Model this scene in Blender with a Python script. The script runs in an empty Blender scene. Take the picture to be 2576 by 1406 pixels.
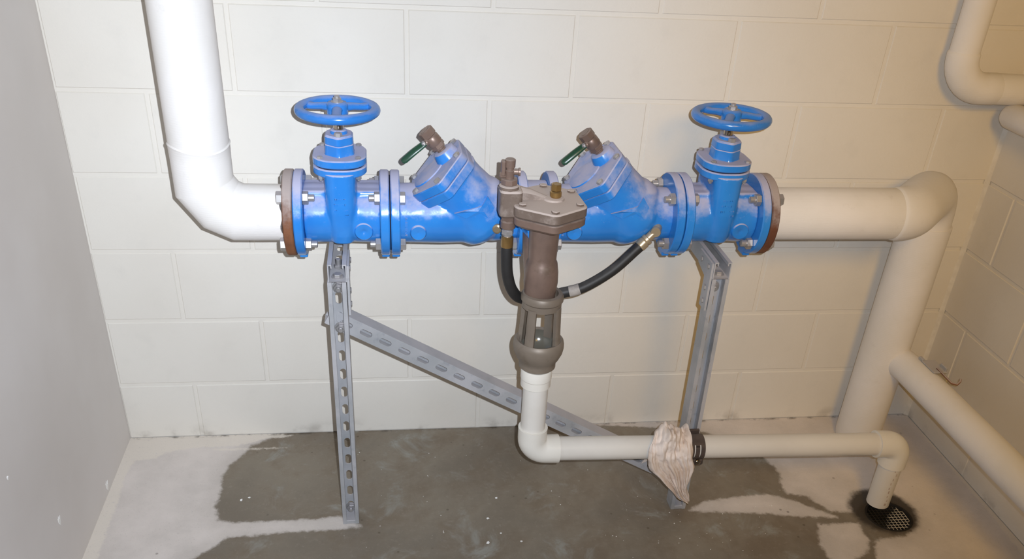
import bpy, bmesh, math, random
import numpy as np
from mathutils import Vector as V, Matrix as M

random.seed(7)
R = math.radians
scn = bpy.context.scene
COL = scn.collection

# ------------------------------------------------------------------ camera
CAM = V((0.34985, -2.20275, 1.55740))
YAW, TILT, ROLL = 0.161999, 0.561157, 0.0623975
fw0 = V((math.sin(YAW), math.cos(YAW), 0)); rt0 = V((math.cos(YAW), -math.sin(YAW), 0)); up0 = V((0, 0, 1))
FWD = math.cos(TILT)*fw0 - math.sin(TILT)*up0
up1 = math.cos(TILT)*up0 + math.sin(TILT)*fw0
RIGHT = math.cos(ROLL)*rt0 + math.sin(ROLL)*up1
UP = math.cos(ROLL)*up1 - math.sin(ROLL)*rt0
cd = bpy.data.cameras.new('camera'); cam = bpy.data.objects.new('camera', cd); COL.objects.link(cam)
rot = M((RIGHT, UP, -FWD)).transposed()
cam.matrix_world = M.Translation(CAM) @ rot.to_4x4()
cd.sensor_width = 36.0; cd.sensor_fit = 'HORIZONTAL'
cd.lens = 36.0*2212.05/2576.0
cd.shift_y = 263.0/2576.0
cd.clip_start = 0.02
scn.camera = cam

# ------------------------------------------------------------------ light and exposure
w = bpy.data.worlds.new('world'); scn.world = w; w.use_nodes = True
w.node_tree.nodes['Background'].inputs[0].default_value = (1.0, 0.86, 0.68, 1)
w.node_tree.nodes['Background'].inputs[1].default_value = 0.012

def area(name, loc, direction, size, power, color, shape='DISK', size_y=None, spread=math.pi):
    ld = bpy.data.lights.new(name, 'AREA'); ld.shape = shape; ld.size = size
    if size_y: ld.size_y = size_y
    ld.energy = power; ld.color = color; ld.spread = spread
    o = bpy.data.objects.new(name, ld); COL.objects.link(o)
    o.location = loc; o.rotation_euler = V(direction).to_track_quat('-Z', 'Y').to_euler()
    return o
# the phone's flash, a few centimetres up and to the right of its lens, throwing its beam a little to the left
area('phone_flash', CAM + RIGHT*0.046 + UP*0.030, (-0.37, 2.2, -0.78), 0.010, 19.2, (0.80, 0.880, 1.0), spread=R(108))
# warm spot added out of view behind the camera, aimed at the right-hand corner
warm_ld = bpy.data.lights.new('added_warm_spot', 'SPOT'); warm_ld.energy = 80; warm_ld.color = (1.0, 0.54, 0.02); warm_ld.shadow_soft_size = 0.24
warm_ld.spot_size = R(70); warm_ld.spot_blend = 1.0
bo = bpy.data.objects.new('added_warm_spot', warm_ld); COL.objects.link(bo); bo.location = (0.95, -2.45, 2.05)
bo.rotation_euler = V((1.02, 2.15, -1.20)).to_track_quat('-Z', 'Y').to_euler()

vs = scn.view_settings
vs.view_transform = 'Standard'; vs.look = 'None'; vs.gamma = 1.0; vs.use_curve_mapping = False
vs.exposure = 0.0

# ------------------------------------------------------------------ materials
def lin(r, g, b):
    f = lambda c: c/12.92 if c <= 0.04045 else ((c+0.055)/1.055)**2.4
    return (f(r/255), f(g/255), f(b/255), 1)

class NT:
    def __init__(s, name):
        m = bpy.data.materials.new(name); m.use_nodes = True
        s.m = m; s.t = m.node_tree; s.b = s.t.nodes['Principled BSDF']
    def n(s, typ, **kw):
        nd = s.t.nodes.new(typ)
        for k, v in kw.items():
            if k.startswith('i_'): nd.inputs[k[2:].replace('_', ' ')].default_value = v
            else: setattr(nd, k, v)
        return nd
    def l(s, a, b): s.t.links.new(a, b)
    def coord(s, kind='Object'):
        return s.n('ShaderNodeNewGeometry').outputs['Position'] if kind == 'World' else s.n('ShaderNodeTexCoord').outputs[kind]
    def noise(s, scale, detail=4, rough=0.55, vec=None, kind='World', dist=0.0):
        nd = s.n('ShaderNodeTexNoise'); nd.inputs['Scale'].default_value = scale
        nd.inputs['Detail'].default_value = detail; nd.inputs['Roughness'].default_value = rough
        nd.inputs['Distortion'].default_value = dist
        s.l(vec if vec is not None else s.coord(kind), nd.inputs['Vector']); return nd.outputs['Fac']
    def ramp(s, fac, stops):
        nd = s.n('ShaderNodeValToRGB'); cr = nd.color_ramp
        while len(cr.elements) > 1: cr.elements.remove(cr.elements[-1])
        cr.elements[0].position, cr.elements[0].color = stops[0]
        for p, c in stops[1:]:
            e = cr.elements.new(p); e.color = c
        s.l(fac, nd.inputs['Fac']); return nd.outputs['Color']
    def mr(s, v, a, b, c=0.0, d=1.0, smooth=True):
        nd = s.n('ShaderNodeMapRange'); nd.interpolation_type = 'SMOOTHSTEP' if smooth else 'LINEAR'
        nd.inputs['From Min'].default_value = a; nd.inputs['From Max'].default_value = b
        nd.inputs['To Min'].default_value = c; nd.inputs['To Max'].default_value = d
        s.l(v, nd.inputs['Value']); return nd.outputs['Result']
    def math(s, op, a, b=None):
        nd = s.n('ShaderNodeMath', operation=op)
        for i, v in enumerate((a, b)):
            if v is None: continue
            if isinstance(v, (int, float)): nd.inputs[i].default_value = v
            else: s.l(v, nd.inputs[i])
        return nd.outputs[0]
    def mix(s, f, a, b):
        nd = s.n('ShaderNodeMix', data_type='RGBA')
        for i, v in ((0, f), (6, a), (7, b)):
            if isinstance(v, (int, float)): nd.inputs[i].default_value = v
            elif isinstance(v, tuple): nd.inputs[i].default_value = v
            else: s.l(v, nd.inputs[i])
        return nd.outputs[2]
    def bump(s, h, strength=0.3, dist=0.002, prev=None):
        nd = s.n('ShaderNodeBump'); nd.inputs['Strength'].default_value = strength
        nd.inputs['Distance'].default_value = dist; s.l(h, nd.inputs['Height'])
        if prev is not None: s.l(prev, nd.inputs['Normal'])
        s.l(nd.outputs['Normal'], s.b.inputs['Normal']); return nd.outputs['Normal']
    def set(s, color=None, rough=None, metal=None, spec=None):
        for k, v in (('Base Color', color), ('Roughness', rough), ('Metallic', metal), ('Specular IOR Level', spec)):
            if v is None: continue
            if isinstance(v, (int, float, tuple)): s.b.inputs[k].default_value = v
            else: s.l(v, s.b.inputs[k])
        return s.m
    def nz(s):
        g = s.n('ShaderNodeNewGeometry'); x = s.n('ShaderNodeSeparateXYZ'); s.l(g.outputs['Normal'], x.inputs[0]); return x.outputs['Z']
    def attr(s, name):
        a = s.n('ShaderNodeAttribute'); a.attribute_name = name; return a.outputs['Fac']

def mat_wall(name, base, var):
    t = NT(name)
    n1 = t.noise(1.6, 3); n2 = t.noise(14, 4)
    c = t.mix(t.mr(n1, .35, .65), base, var)
    c = t.mix(t.math('MULTIPLY', t.mr(n2, .52, .75), .25), c, tuple(x*.86 for x in base[:3])+(1,))
    # grime and damp creeping up from the floor
    z = t.n('ShaderNodeSeparateXYZ'); t.l(t.coord('World'), z.inputs[0])
    low = t.math('MULTIPLY', t.mr(z.outputs['Z'], 0.05, 0.0), t.mr(t.noise(13, 5), .50, .72))
    c = t.mix(t.math('MULTIPLY', low, .42), c, lin(120, 108, 94))
    t.set(c, .62, spec=.3)
    b = t.bump(t.noise(95, 5, .65), .30, .0016)
    pits = t.n('ShaderNodeTexVoronoi'); pits.inputs['Scale'].default_value = 70; t.l(t.coord('World'), pits.inputs['Vector'])
    t.bump(t.mr(pits.outputs['Distance'], 0.0, .22), .10, .0015, b)
    return t.m
M_WALL = mat_wall('painted_masonry', lin(230, 224, 213), lin(224, 217, 205))
def mat_plain(name, col, var, scale=3, rough=.6, bump=.05, bscale=160, spec=.35, metal=0):
    t = NT(name); c = t.mix(t.mr(t.noise(scale, 4), .35, .65), col, var)
    t.set(c, rough, metal, spec)
    if bump: t.bump(t.noise(bscale, 4), bump, .001)
    return t.m
M_LEFT = mat_plain('smooth_grey_paint', lin(222, 216, 211), lin(215, 208, 202), 2, .55, .04, 120)
M_CEIL = mat_plain('grey_ceiling', lin(150, 145, 136), lin(138, 132, 124))
M_FRONT = mat_plain('dull_front_wall', lin(120, 108, 94), lin(108, 96, 84))  # plain unseen front wall, kept dull to cut the flash's bounce
M_CAULK = mat_plain('painted_joint', lin(228, 221, 208), lin(218, 210, 196), 30)
M_CHIP = mat_plain('bare_chip', lin(250, 248, 244), lin(240, 238, 232), 40)

def mat_floor():
    t = NT('stained_concrete')
    big = t.noise(3.2, 5, .6); mid = t.noise(6.5, 5, .62); fine = t.noise(60, 5, .65); grit = t.noise(260, 3, .6)
    dry = t.mix(t.mr(mid, .3, .7), lin(226, 216, 208), lin(210, 201, 193))
    dry = t.mix(t.math('MULTIPLY', t.mr(fine, .5, .75), .35), dry, lin(226, 218, 210))
    wetc = t.mix(t.mr(big, .35, .66), lin(122, 112, 98), lin(142, 132, 116))
    wetc = t.mix(t.math('MULTIPLY', t.mr(mid, .42, .68), .6), wetc, lin(112, 96, 78))
    wetc = t.mix(t.math('MULTIPLY', t.mr(t.noise(7, 5, .7, dist=.6), .54, .72), .7), wetc, lin(158, 158, 150))
    wetc = t.mix(t.math('MULTIPLY', t.mr(fine, .55, .78), .3), wetc, lin(172, 164, 152))
    sd = t.math('ADD', t.attr('wet_sd'), t.math('MULTIPLY', t.math('SUBTRACT', t.noise(45, 5, .7), .5), .030))
    wet = t.mr(sd, -.006, .009)
    c = t.mix(wet, dry, wetc)
    # damp halo just outside the wet edge
    halo = t.math('MULTIPLY', t.mr(sd, -.06, 0.0), .28)
    c = t.mix(t.math('MULTIPLY', halo, t.math('SUBTRACT', 1.0, wet)), c, lin(168, 160, 150))
    # overlapped wall paint
    pd = t.math('ADD', t.attr('paint_sd'), t.math('MULTIPLY', t.math('SUBTRACT', t.noise(55, 5, .75), .5), .026))
    paint = t.math('MULTIPLY', t.mr(pd, -.003, .007), t.mr(t.noise(90, 4), .22, .42))
    c = t.mix(t.math('MULTIPLY', paint, .75), c, lin(232, 222, 208))
    # drain grime
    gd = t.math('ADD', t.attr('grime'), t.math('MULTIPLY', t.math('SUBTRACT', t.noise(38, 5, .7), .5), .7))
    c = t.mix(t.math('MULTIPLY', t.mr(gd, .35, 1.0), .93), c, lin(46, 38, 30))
    # little dark spots and light paint flecks
    sp = t.n('ShaderNodeTexVoronoi'); sp.inputs['Scale'].default_value = 26; t.l(t.coord('World'), sp.inputs['Vector'])
    spot = t.math('MULTIPLY', t.mr(sp.outputs['Distance'], .13, .06), t.mr(t.noise(5.3, 2), .54, .60))
    c = t.mix(t.math('MULTIPLY', spot, .55), c, lin(70, 55, 40))
    c = t.mix(t.math('MULTIPLY', t.mr(grit, .62, .8), .22), c, lin(196, 190, 180))
    c = t.mix(t.math('MULTIPLY', t.mr(grit, .40, .25), .25), c, lin(72, 66, 58))
    # dirt line along the back wall
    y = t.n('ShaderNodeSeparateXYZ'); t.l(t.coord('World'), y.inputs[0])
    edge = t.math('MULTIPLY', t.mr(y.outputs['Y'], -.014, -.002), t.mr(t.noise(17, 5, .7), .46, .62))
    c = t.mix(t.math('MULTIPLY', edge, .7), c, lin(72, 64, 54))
    rough = t.mix(wet, (.75, .75, .75, 1), (.40, .40, .40, 1))
    t.set(c, rough, spec=.35)
    b = t.bump(fine, .16, .004); t.bump(grit, .14, .0012, b)
    return t.m
M_FLOOR = mat_floor()

def dusty(name, base, var, dust, lo, hi, rough=.30, metal=0.0, amount=.85, dscale=16, spec=.5, bump=.05, dirt=None):
    t = NT(name)
    c = t.mix(t.mr(t.noise(9, 4), .35, .65), base, var)
    if dirt: c = t.mix(t.math('MULTIPLY', t.mr(t.noise(30, 5, .7), .56, .74), .5), c, dirt)
    nz = t.nz()
    nn = t.math('ADD', nz, t.math('MULTIPLY', t.math('SUBTRACT', t.noise(dscale, 6, .68), .5), 1.3))
    d = t.math('MULTIPLY', t.mr(nn, lo, hi), amount)
    speck = t.math('MULTIPLY', t.mr(t.noise(130, 4, .7), .62, .74), t.mr(nz, -.2, .4))
    d = t.math('MAXIMUM', d, t.math('MULTIPLY', speck, .35))
    c = t.mix(d, c, dust)
    r = t.mr(d, 0, .8, rough, .85, False)
    t.set(c, r, metal, spec)
    t.bump(t.noise(180, 4), bump, .0012)
    return t.m
M_BLUE = dusty('blue_epoxy', lin(44, 124, 202), lin(52, 134, 210), lin(192, 186, 202), .16, .88, .20, amount=.88, dscale=19)
M_BLUE_WHEEL = dusty('blue_epoxy_wheel', lin(48, 126, 206), lin(44, 118, 194), lin(165, 170, 200), .42, 1.3, .22, amount=.6)
M_BRONZE = dusty('dull_bronze', lin(128, 112, 100), lin(116, 100, 89), lin(208, 193, 183), .02, .60, .5, .25, .85, 22, .4, .12, lin(96, 80, 66))
M_BRONZE_CLEAN = dusty('worn_bronze', lin(138, 115, 102), lin(118, 98, 87), lin(178, 164, 154), .42, 1.1, .40, .35, .6, 30, .5, .08, lin(104, 88, 72))
M_BRASS = dusty('yellow_brass', lin(168, 136, 84), lin(148, 118, 76), lin(165, 155, 140), .5, 1.4, .3, .8, .5)
M_GUN = dusty('grey_cage_bronze', lin(134, 122, 108), lin(122, 110, 97), lin(150, 138, 125), .5, 1.3, .48, .2, .6, 20, .4, .08, lin(108, 94, 78))
M_CUP = dusty('wet_cup', lin(112, 108, 98), lin(100, 96, 86), lin(120, 116, 106), .9, 1.6, .18, .1, .4)
M_PALE = dusty('pale_brass', lin(190, 172, 142), lin(166, 148, 120), lin(184, 176, 166), .4, 1.2, .32, .6, .6)
M_STEEL = dusty('zinc_bolt', lin(196, 192, 188), lin(170, 166, 164), lin(190, 182, 188), .4, 1.2, .38, .65, .6)
M_CHROME = mat_plain('polished_stem', lin(200, 190, 175), lin(180, 168, 150), 20, .18, 0, metal=1.0)
M_GALV = dusty('galvanised_steel', lin(188, 186, 187), lin(166, 167, 168), lin(200, 194, 194), .3, 1.0, .45, .25, .7, 24, .45, .06, lin(132, 134, 142))
M_RUST = dusty('rusted_flange', lin(140, 92, 62), lin(104, 66, 48), lin(186, 174, 168), .0, .7, .7, .1, .8, 24, .3, .3, lin(70, 44, 34))
M_GREEN = dusty('green_vinyl', lin(36, 72, 52), lin(32, 64, 46), lin(110, 120, 112), .9, 1.8, .3, amount=.4)
M_RUBBER = dusty('black_rubber', lin(34, 33, 32), lin(44, 42, 40), lin(112, 108, 104), .45, 1.3, .55, amount=.5)
M_TAPE = mat_plain('pale_tape', lin(176, 168, 160), lin(150, 142, 136), 40, .6, .1)
M_PVC = mat_plain('white_pvc', lin(226, 221, 212), lin(219, 213, 203), 6, .32, .02, 90, .45)
M_PVC_FIT = mat_plain('white_pvc_fitting', lin(232, 227, 216), lin(226, 220, 208), 6, .3, .02, 90, .45)
M_INK = mat_plain('faded_print', lin(182, 160, 148), lin(200, 184, 172), 60, .5, 0)
M_STRAP = dusty('brown_strap', lin(92, 80, 74), lin(74, 66, 64), lin(120, 108, 100), .6, 1.4, .4, .3, .5)
M_DARK = mat_plain('drain_dark', lin(30, 26, 22), lin(20, 18, 15), 30, .7, .1)
def mat_grate():
    t = NT('grate_metal')
    p = t.n('ShaderNodeSeparateXYZ'); t.l(t.coord('World'), p.inputs[0])
    # the grate's unlit half is painted dark, its lit lower right half pale
    side = t.math('SUBTRACT', t.math('MULTIPLY', t.math('SUBTRACT', p.outputs['X'], 1.712), .8), t.math('MULTIPLY', t.math('ADD', p.outputs['Y'], .500), .6))
    side = t.math('ADD', side, t.math('MULTIPLY', t.math('SUBTRACT', t.noise(40, 4), .5), .05))
    c = t.mix(t.mr(side, -.012, .012), lin(44, 38, 28), lin(206, 196, 178))
    return t.set(c, .5, .2)
M_GRATE = mat_grate()
M_GAP = mat_plain('gasket_dark', lin(24, 34, 60), lin(20, 26, 48), 30, .8, 0)

def mat_jacket():
    t = NT('canvas_jacket')
    c = t.mix(t.mr(t.noise(5, 4), .35, .65), lin(236, 231, 226), lin(230, 225, 218))
    c = t.mix(t.math('MULTIPLY', t.mr(t.noise(24, 5, .7), .6, .8), .35), c, lin(205, 198, 190))
    t.set(c, .7, spec=.25)
    wv = t.n('ShaderNodeTexWave', wave_type='BANDS', bands_direction='Z'); wv.inputs['Scale'].default_value = 60; wv.inputs['Distortion'].default_value = 2.5
    t.l(t.coord('World'), wv.inputs['Vector'])
    b = t.bump(wv.outputs['Fac'], .08, .001)
    b = t.bump(t.noise(18, 4), .16, .006, b)
    t.bump(t.noise(220, 3), .12, .001, b)
    return t.m
M_JACKET = mat_jacket()
def mat_rag():
    t = NT('stained_rag')
    c = t.mix(t.mr(t.noise(14, 4), .35, .62), lin(234, 222, 213), lin(220, 203, 188))
    c = t.mix(t.math('MULTIPLY', t.mr(t.noise(32, 5, .7), .56, .74), .5), c, lin(178, 150, 128))
    t.set(c, .85, spec=.15)
    t.bump(t.noise(120, 4), .25, .0015)
    return t.m
M_RAG = mat_rag()

# ------------------------------------------------------------------ mesh helpers
def obj(name, bm, mat, parent=None, smooth=35, kind=None, label=None, mods=()):
    me = bpy.data.meshes.new(name); bmesh.ops.recalc_face_normals(bm, faces=bm.faces)
    bm.to_mesh(me); bm.free()
    if mat: me.materials.append(mat)
    if smooth:
        me.polygons.foreach_set('use_smooth', [True]*len(me.polygons))
        try: me.set_sharp_from_angle(angle=R(smooth))
        except Exception: pass
    o = bpy.data.objects.new(name, me); COL.objects.link(o)
    if parent:
        o.parent = parent
        tot = V((0, 0, 0)); p = parent
        while p: tot += p.location; p = p.parent
        me.transform(M.Translation(-tot))
    if kind: o['kind'] = kind
    if label: o['label'] = label
    return o
def thing(name, label, cat, loc=(0, 0, 0), group=None):
    o = bpy.data.objects.new(name, None); COL.objects.link(o); o.location = loc; o.empty_display_size = .05
    o['label'] = label; o['category'] = cat
    if group: o['group'] = group
    return o
def tag(o, label, cat, group=None):
    o['label'] = label; o['category'] = cat
    if group: o['group'] = group
    return o

def frame(axis, ref=None):
    a = V(axis).normalized()
    r = V(ref) if ref is not None else (V((0, 0, 1)) if abs(a.z) < .9 else V((0, 1, 0)))
    x = (r - a*r.dot(a)).normalized()
    return x, a.cross(x), a
def ringverts(bm, c, x, y, r, seg, ry=None, ph=0.0):
    ry = r if ry is None else ry
    return [bm.verts.new(c + x*(r*math.cos(ph+2*math.pi*i/seg)) + y*(ry*math.sin(ph+2*math.pi*i/seg))) for i in range(seg)]
def bridge(bm, a, b):
    n = len(a)
    for i in range(n): bm.faces.new((a[i], a[(i+1) % n], b[(i+1) % n], b[i]))
def tube(bm, pts, r, seg=24, caps=True):
    pts = [V(p) for p in pts]; n = len(pts); rs = r if isinstance(r, (list, tuple)) else [r]*n
    prev = None; x = None
    for i in range(n):
        if i == 0: d = pts[1]-pts[0]; sc = 1; bis = None
        elif i == n-1: d = pts[-1]-pts[-2]; bis = None
        else:
            d1 = (pts[i]-pts[i-1]).normalized(); d2 = (pts[i+1]-pts[i]).normalized(); d = d1+d2
            bis = (d2-d1); 
        d = d.normalized()
        if x is None: x = frame(d)[0]
        x = (x - d*x.dot(d)).normalized(); y = d.cross(x)
        ring = ringverts(bm, pts[i], x, y, rs[i], seg)
        if bis is not None and bis.length > 1e-4:      # stretch a mitred ring so the pipe keeps its width
            b = bis.normalized(); k = 1/max(.5, math.sqrt(max(0, (1+d1.dot(d2))/2))) - 1
            for v in ring: v.co += b*((v.co-pts[i]).dot(b)*k)
        if prev: bridge(bm, prev, ring)
        elif caps: bm.faces.new(list(reversed(ring)))
        prev = ring
    if caps: bm.faces.new(prev)
def lathe(bm, prof, origin, axis=(0, 0, 1), seg=32, ref=None, ph=0.0, ry=None):
    x, y, a = frame(axis, ref); o = V(origin); prev = None
    for i, (r, h) in enumerate(prof):
        c = o + a*h
        ring = ringverts(bm, c, x, y, max(r, 1e-5), seg, None if ry is None else max(r, 1e-5)*ry, ph)
        if prev: bridge(bm, prev, ring)
        elif r > 1e-4: bm.faces.new(list(reversed(ring)))
        prev = ring
    if prof[-1][0] > 1e-4: bm.faces.new(prev)
def prism(bm, poly, h0, h1, origin=(0, 0, 0), ex=(1, 0, 0), ey=(0, 1, 0), bev=0.0):
    ex, ey = V(ex).normalized(), V(ey).normalized(); ez = ex.cross(ey); o = V(origin)
    def ins(p, k):
        cx = sum(q[0] for q in poly)/len(poly); cy = sum(q[1] for q in poly)/len(poly)
        d = math.hypot(p[0]-cx, p[1]-cy) or 1
        return (cx+(p[0]-cx)*(1-k/d), cy+(p[1]-cy)*(1-k/d))
    lv = [(h0, bev), (h0+bev, 0), (h1-bev, 0), (h1, bev)] if bev else [(h0, 0), (h1, 0)]
    prev = None
    for h, k in lv:
        ring = [bm.verts.new(o+ex*p[0]+ey*p[1]+ez*h) for p in (ins(q, k) if k else q for q in poly)]
        if prev: bridge(bm, prev, ring)
        else: bm.faces.new(list(reversed(ring)))
        prev = ring
    bm.faces.new(prev)
def box(bm, lo, hi, bev=0.0):
    lo, hi = V(lo), V(hi)
    ret = bmesh.ops.create_cube(bm, size=1.0)
    vs_ = ret['verts']; c = (lo+hi)/2; s = hi-lo
    for v in vs_: v.co = V((c.x+v.co.x*s.x, c.y+v.co.y*s.y, c.z+v.co.z*s.z))
    if bev:
        es = list({e for v in vs_ for e in v.link_edges})
        bmesh.ops.bevel(bm, geom=es, offset=bev, segments=1, affect='EDGES')
def rrect(hx, hy, r, n=5):
    out = []
    for cx, cy, a0 in ((hx-r, hy-r, 0), (-hx+r, hy-r, 90), (-hx+r, -hy+r, 180), (hx-r, -hy+r, 270)):
        for i in range(n+1):
            a = R(a0+90*i/n); out.append((cx+r*math.cos(a), cy+r*math.sin(a)))
    return out
def roundpoly(pts, r, n=4):
    out = []; m = len(pts)
    for i in range(m):
        p, a, b = V(pts[i]), V(pts[i-1]), V(pts[(i+1) % m])
        d1 = (a-p).normalized(); d2 = (b-p).normalized(); s, e = p+d1*r, p+d2*r
        for k in range(n+1):
            t = k/n; q = s*(1-t)**2 + p*2*t*(1-t) + e*t*t; out.append((q.x, q.y))
    return out
def hexpts(rad, ph=0.0, n=6): return [(rad*math.cos(ph+2*math.pi*i/n), rad*math.sin(ph+2*math.pi*i/n)) for i in range(n)]
def bolt_bm(bm, p, axis, af=.012, h=.010, stud=0.0, sr=.0075, ph=0.3, washer=0.0):
    x, y, a = frame(axis); p = V(p)
    if washer: lathe(bm, [(washer, 0), (washer, .0018)], p, axis, 20)
    prism(bm, hexpts(af, ph), 0, h, p, x, y, .0012)
    if stud: lathe(bm, [(sr, h), (sr, h+stud-.001), (sr*.8, h+stud)], p, axis, 14)

BM = bmesh.new
# ================================================================== the setting
XL, XR, YF, ZC = -0.4059, 2.0295, -5.2, 3.00
U = 0.2032; ZF = 0.02224; PITCH = 0.4064; J = 0.0095

# floor, a fine grid where it shows, with stain outlines stored as distances
WETP = [(0.003, .02), (0.003, -.007), (-.033, -.041), (-.055, -.052), (-.076, -.093), (-.109, -.151), (-.122, -.201), (-.116, -.27), (-.12, -.328), (-.106, -.384),
        (-.07, -.396), (.05, -.398), (.152, -.396), (.215, -.389), (.24, -.408), (.262, -.430), (.185, -.438), (.084, -.437), (-.005, -.445), (-.073, -.45),
        (-.114, -.496), (-.148, -.523), (-.2, -.75), (1.47, -.75), (1.472, -.641), (1.469, -.587), (1.498, -.51), (1.613, -.512), (1.604, -.542), (1.611, -.574),
        (1.583, -.618), (1.536, -.646), (1.54, -.75), (1.59, -.75), (1.595, -.65), (1.625, -.59), (1.643, -.579), (1.72, -.574), (1.779, -.53), (1.785, -.47),
        (1.755, -.425), (1.68, -.41), (1.622, -.465), (1.557, -.456), (1.515, -.389), (1.463, -.372), (1.463, -.327), (1.479, -.291), (1.475, -.252),
        (1.457, -.202), (1.39, -.11), (1.30, -.05), (1.1, -.02), (.8, .02)]
DRYP = [(1.156, -.429), (1.208, -.394), (1.342, -.378), (1.402, -.375), (1.462, -.403), (1.523, -.454), (1.563, -.482), (1.512, -.478), (1.435, -.468), (1.361, -.451), (1.283, -.443)]
PAINTS = [[(-.42, .02), (-.216, .02), (-.03, .01), (.06, -.012), (.03, -.024), (-.02, -.026), (-.05, -.040), (-.10, -.058), (-.204, -.060), (-.289, -.078), (-.316, -.107), (-.345, -.110), (-.368, -.114), (-.378, -.18), (-.372, -.287), (-.37, -.412), (-.362, -.75), (-.42, -.75)],
          [(-.192, -.068), (-.137, -.066), (.02, -.070), (.06, -.074), (-.02, -.079), (-.135, -.079)],
          [(2.04, -.02), (2.04, -.75), (1.995, -.75), (2.005, -.62), (2.014, -.461), (2.017, -.305), (2.02, -.15)]]
DRAIN = (1.714, -.488, .060)
def sdist(P, poly):
    poly = np.array(poly); d = np.full(len(P), 1e9); ins = np.zeros(len(P), bool)
    for a, b in zip(poly, np.roll(poly, -1, 0)):
        ab = b-a; t = np.clip(((P-a)@ab)/(ab@ab), 0, 1); q = a+t[:, None]*ab
        d = np.minimum(d, np.hypot(*(P-q).T))
        with np.errstate(divide='ignore', invalid='ignore'):
            c = ((a[1] > P[:, 1]) != (b[1] > P[:, 1])) & (P[:, 0] < (b[0]-a[0])*(P[:, 1]-a[1])/(b[1]-a[1])+a[0])
        ins ^= c
    return np.where(ins, d, -d)
xs = np.linspace(XL, XR, 407); ys = np.concatenate([np.linspace(YF, -1.0, 12)[:-1], np.linspace(-1.0, 0.0, 168)])
gx, gy = np.meshgrid(xs, ys); P = np.stack([gx.ravel(), gy.ravel()], 1)
dd = np.hypot(P[:, 0]-DRAIN[0], P[:, 1]-DRAIN[1]); near = (np.abs(dd-DRAIN[2]) < .0042)
for i in np.where(near)[0]: P[i] = np.array(DRAIN[:2]) + (P[i]-np.array(DRAIN[:2]))*DRAIN[2]/dd[i]
nx, ny = len(xs), len(ys); dd = np.hypot(P[:, 0]-DRAIN[0], P[:, 1]-DRAIN[1])
faces = []
for j in range(ny-1):
    for i in range(nx-1):
        a = j*nx+i; q = (a, a+1, a+nx+1, a+nx)
        if abs(xs[i]-DRAIN[0]) < .09 and abs(ys[j]-DRAIN[1]) < .09 and dd[list(q)].min() < DRAIN[2]-.0005: continue
        faces.append(q)
me = bpy.data.meshes.new('floor'); me.from_pydata(np.c_[P, np.zeros(len(P))].tolist(), [], faces); me.update()
wet = np.minimum(sdist(P, WETP), -sdist(P, DRYP)); paint = np.max([sdist(P, p) for p in PAINTS], 0)
ang = np.arctan2(P[:, 1]-DRAIN[1], P[:, 0]-DRAIN[0])
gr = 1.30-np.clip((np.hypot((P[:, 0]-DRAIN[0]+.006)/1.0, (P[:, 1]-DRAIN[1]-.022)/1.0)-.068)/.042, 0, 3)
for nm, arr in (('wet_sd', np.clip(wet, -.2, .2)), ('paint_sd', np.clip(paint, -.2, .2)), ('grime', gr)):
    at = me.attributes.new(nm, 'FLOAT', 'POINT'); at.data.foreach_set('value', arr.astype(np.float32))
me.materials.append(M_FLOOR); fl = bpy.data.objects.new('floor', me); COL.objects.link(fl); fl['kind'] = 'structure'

def struct(name, bm, m, smooth=0): return obj(name, bm, m, None, smooth, 'structure')
bm = BM(); box(bm, (XL-.02, 0.0026, -.02), (XR+.02, .05, ZC)); wall_back = struct('wall_back', bm, M_WALL)
bm = BM(); box(bm, (XR+.0026, YF, -.02), (XR+.05, 0.05, ZC)); wall_right = struct('wall_right', bm, M_WALL)
bm = BM(); box(bm, (XL-.05, YF, -.02), (XL, 0.05, ZC)); wall_left = struct('wall_left', bm, M_LEFT)
bm = BM(); box(bm, (XL-.05, YF-.05, -.02), (XR+.05, YF, ZC)); wall_front = struct('wall_front', bm, M_FRONT)
bm = BM(); box(bm, (XL-.05, YF-.05, ZC), (XR+.05, .05, ZC+.05)); struct('ceiling', bm, M_CEIL)
_bc = {}
def block(parent, side, a0, a1, z0, z1):
    key = (side, round(a1-a0, 4), round(z1-z0, 4))
    if key not in _bc:
        bm = BM(); L, H = a1-a0, z1-z0
        def ring(k, d):
            return [bm.verts.new((p, d, q)) for p, q in ((k, k), (L-k, k), (L-k, H-k), (k, H-k))]
        r0 = ring(0, .004); r1 = ring(.0004, .0016); r2 = ring(.0022, .0); bridge(bm, r0, r1); bridge(bm, r1, r2); bm.faces.new(r2)
        me_ = bpy.data.meshes.new('block'); bmesh.ops.recalc_face_normals(bm, faces=bm.faces); bm.to_mesh(me_); bm.free(); me_.materials.append(M_WALL)
        _bc[key] = me_
    o = bpy.data.objects.new('block', _bc[key]); COL.objects.link(o); o.parent = parent
    pr = random.uniform(-.0005, .0005)
    if side == 'back': o.location = (a0, pr, z0)
    else: o.location = (XR+pr, -a0, z0); o.rotation_euler = (0, 0, R(-90))
def lay(parent, side, lo, hi, offs):
    c = 0
    while True:
        z0 = max(0.0, c*U-ZF+J/2); z1 = min(ZC, (c+1)*U-ZF-J/2)
        if z0 > ZC-.02: break
        k = math.floor((lo-offs(c))/PITCH)
        while True:
            a0 = offs(c)+k*PITCH+J/2; a1 = a0+PITCH-J
            a0, a1 = max(a0, lo), min(a1, hi)
            if a0 > hi-.01: break
            if a1-a0 > .02: block(parent, side, a0, a1, z0, z1)
            k += 1
        c += 1
lay(wall_back, 'back', XL+.001, XR-.004, lambda c: 0.0 if c % 2 else U)
lay(wall_right, 'right', .004, -YF-.001, lambda c: .13 if c % 2 else .13+U)
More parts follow.
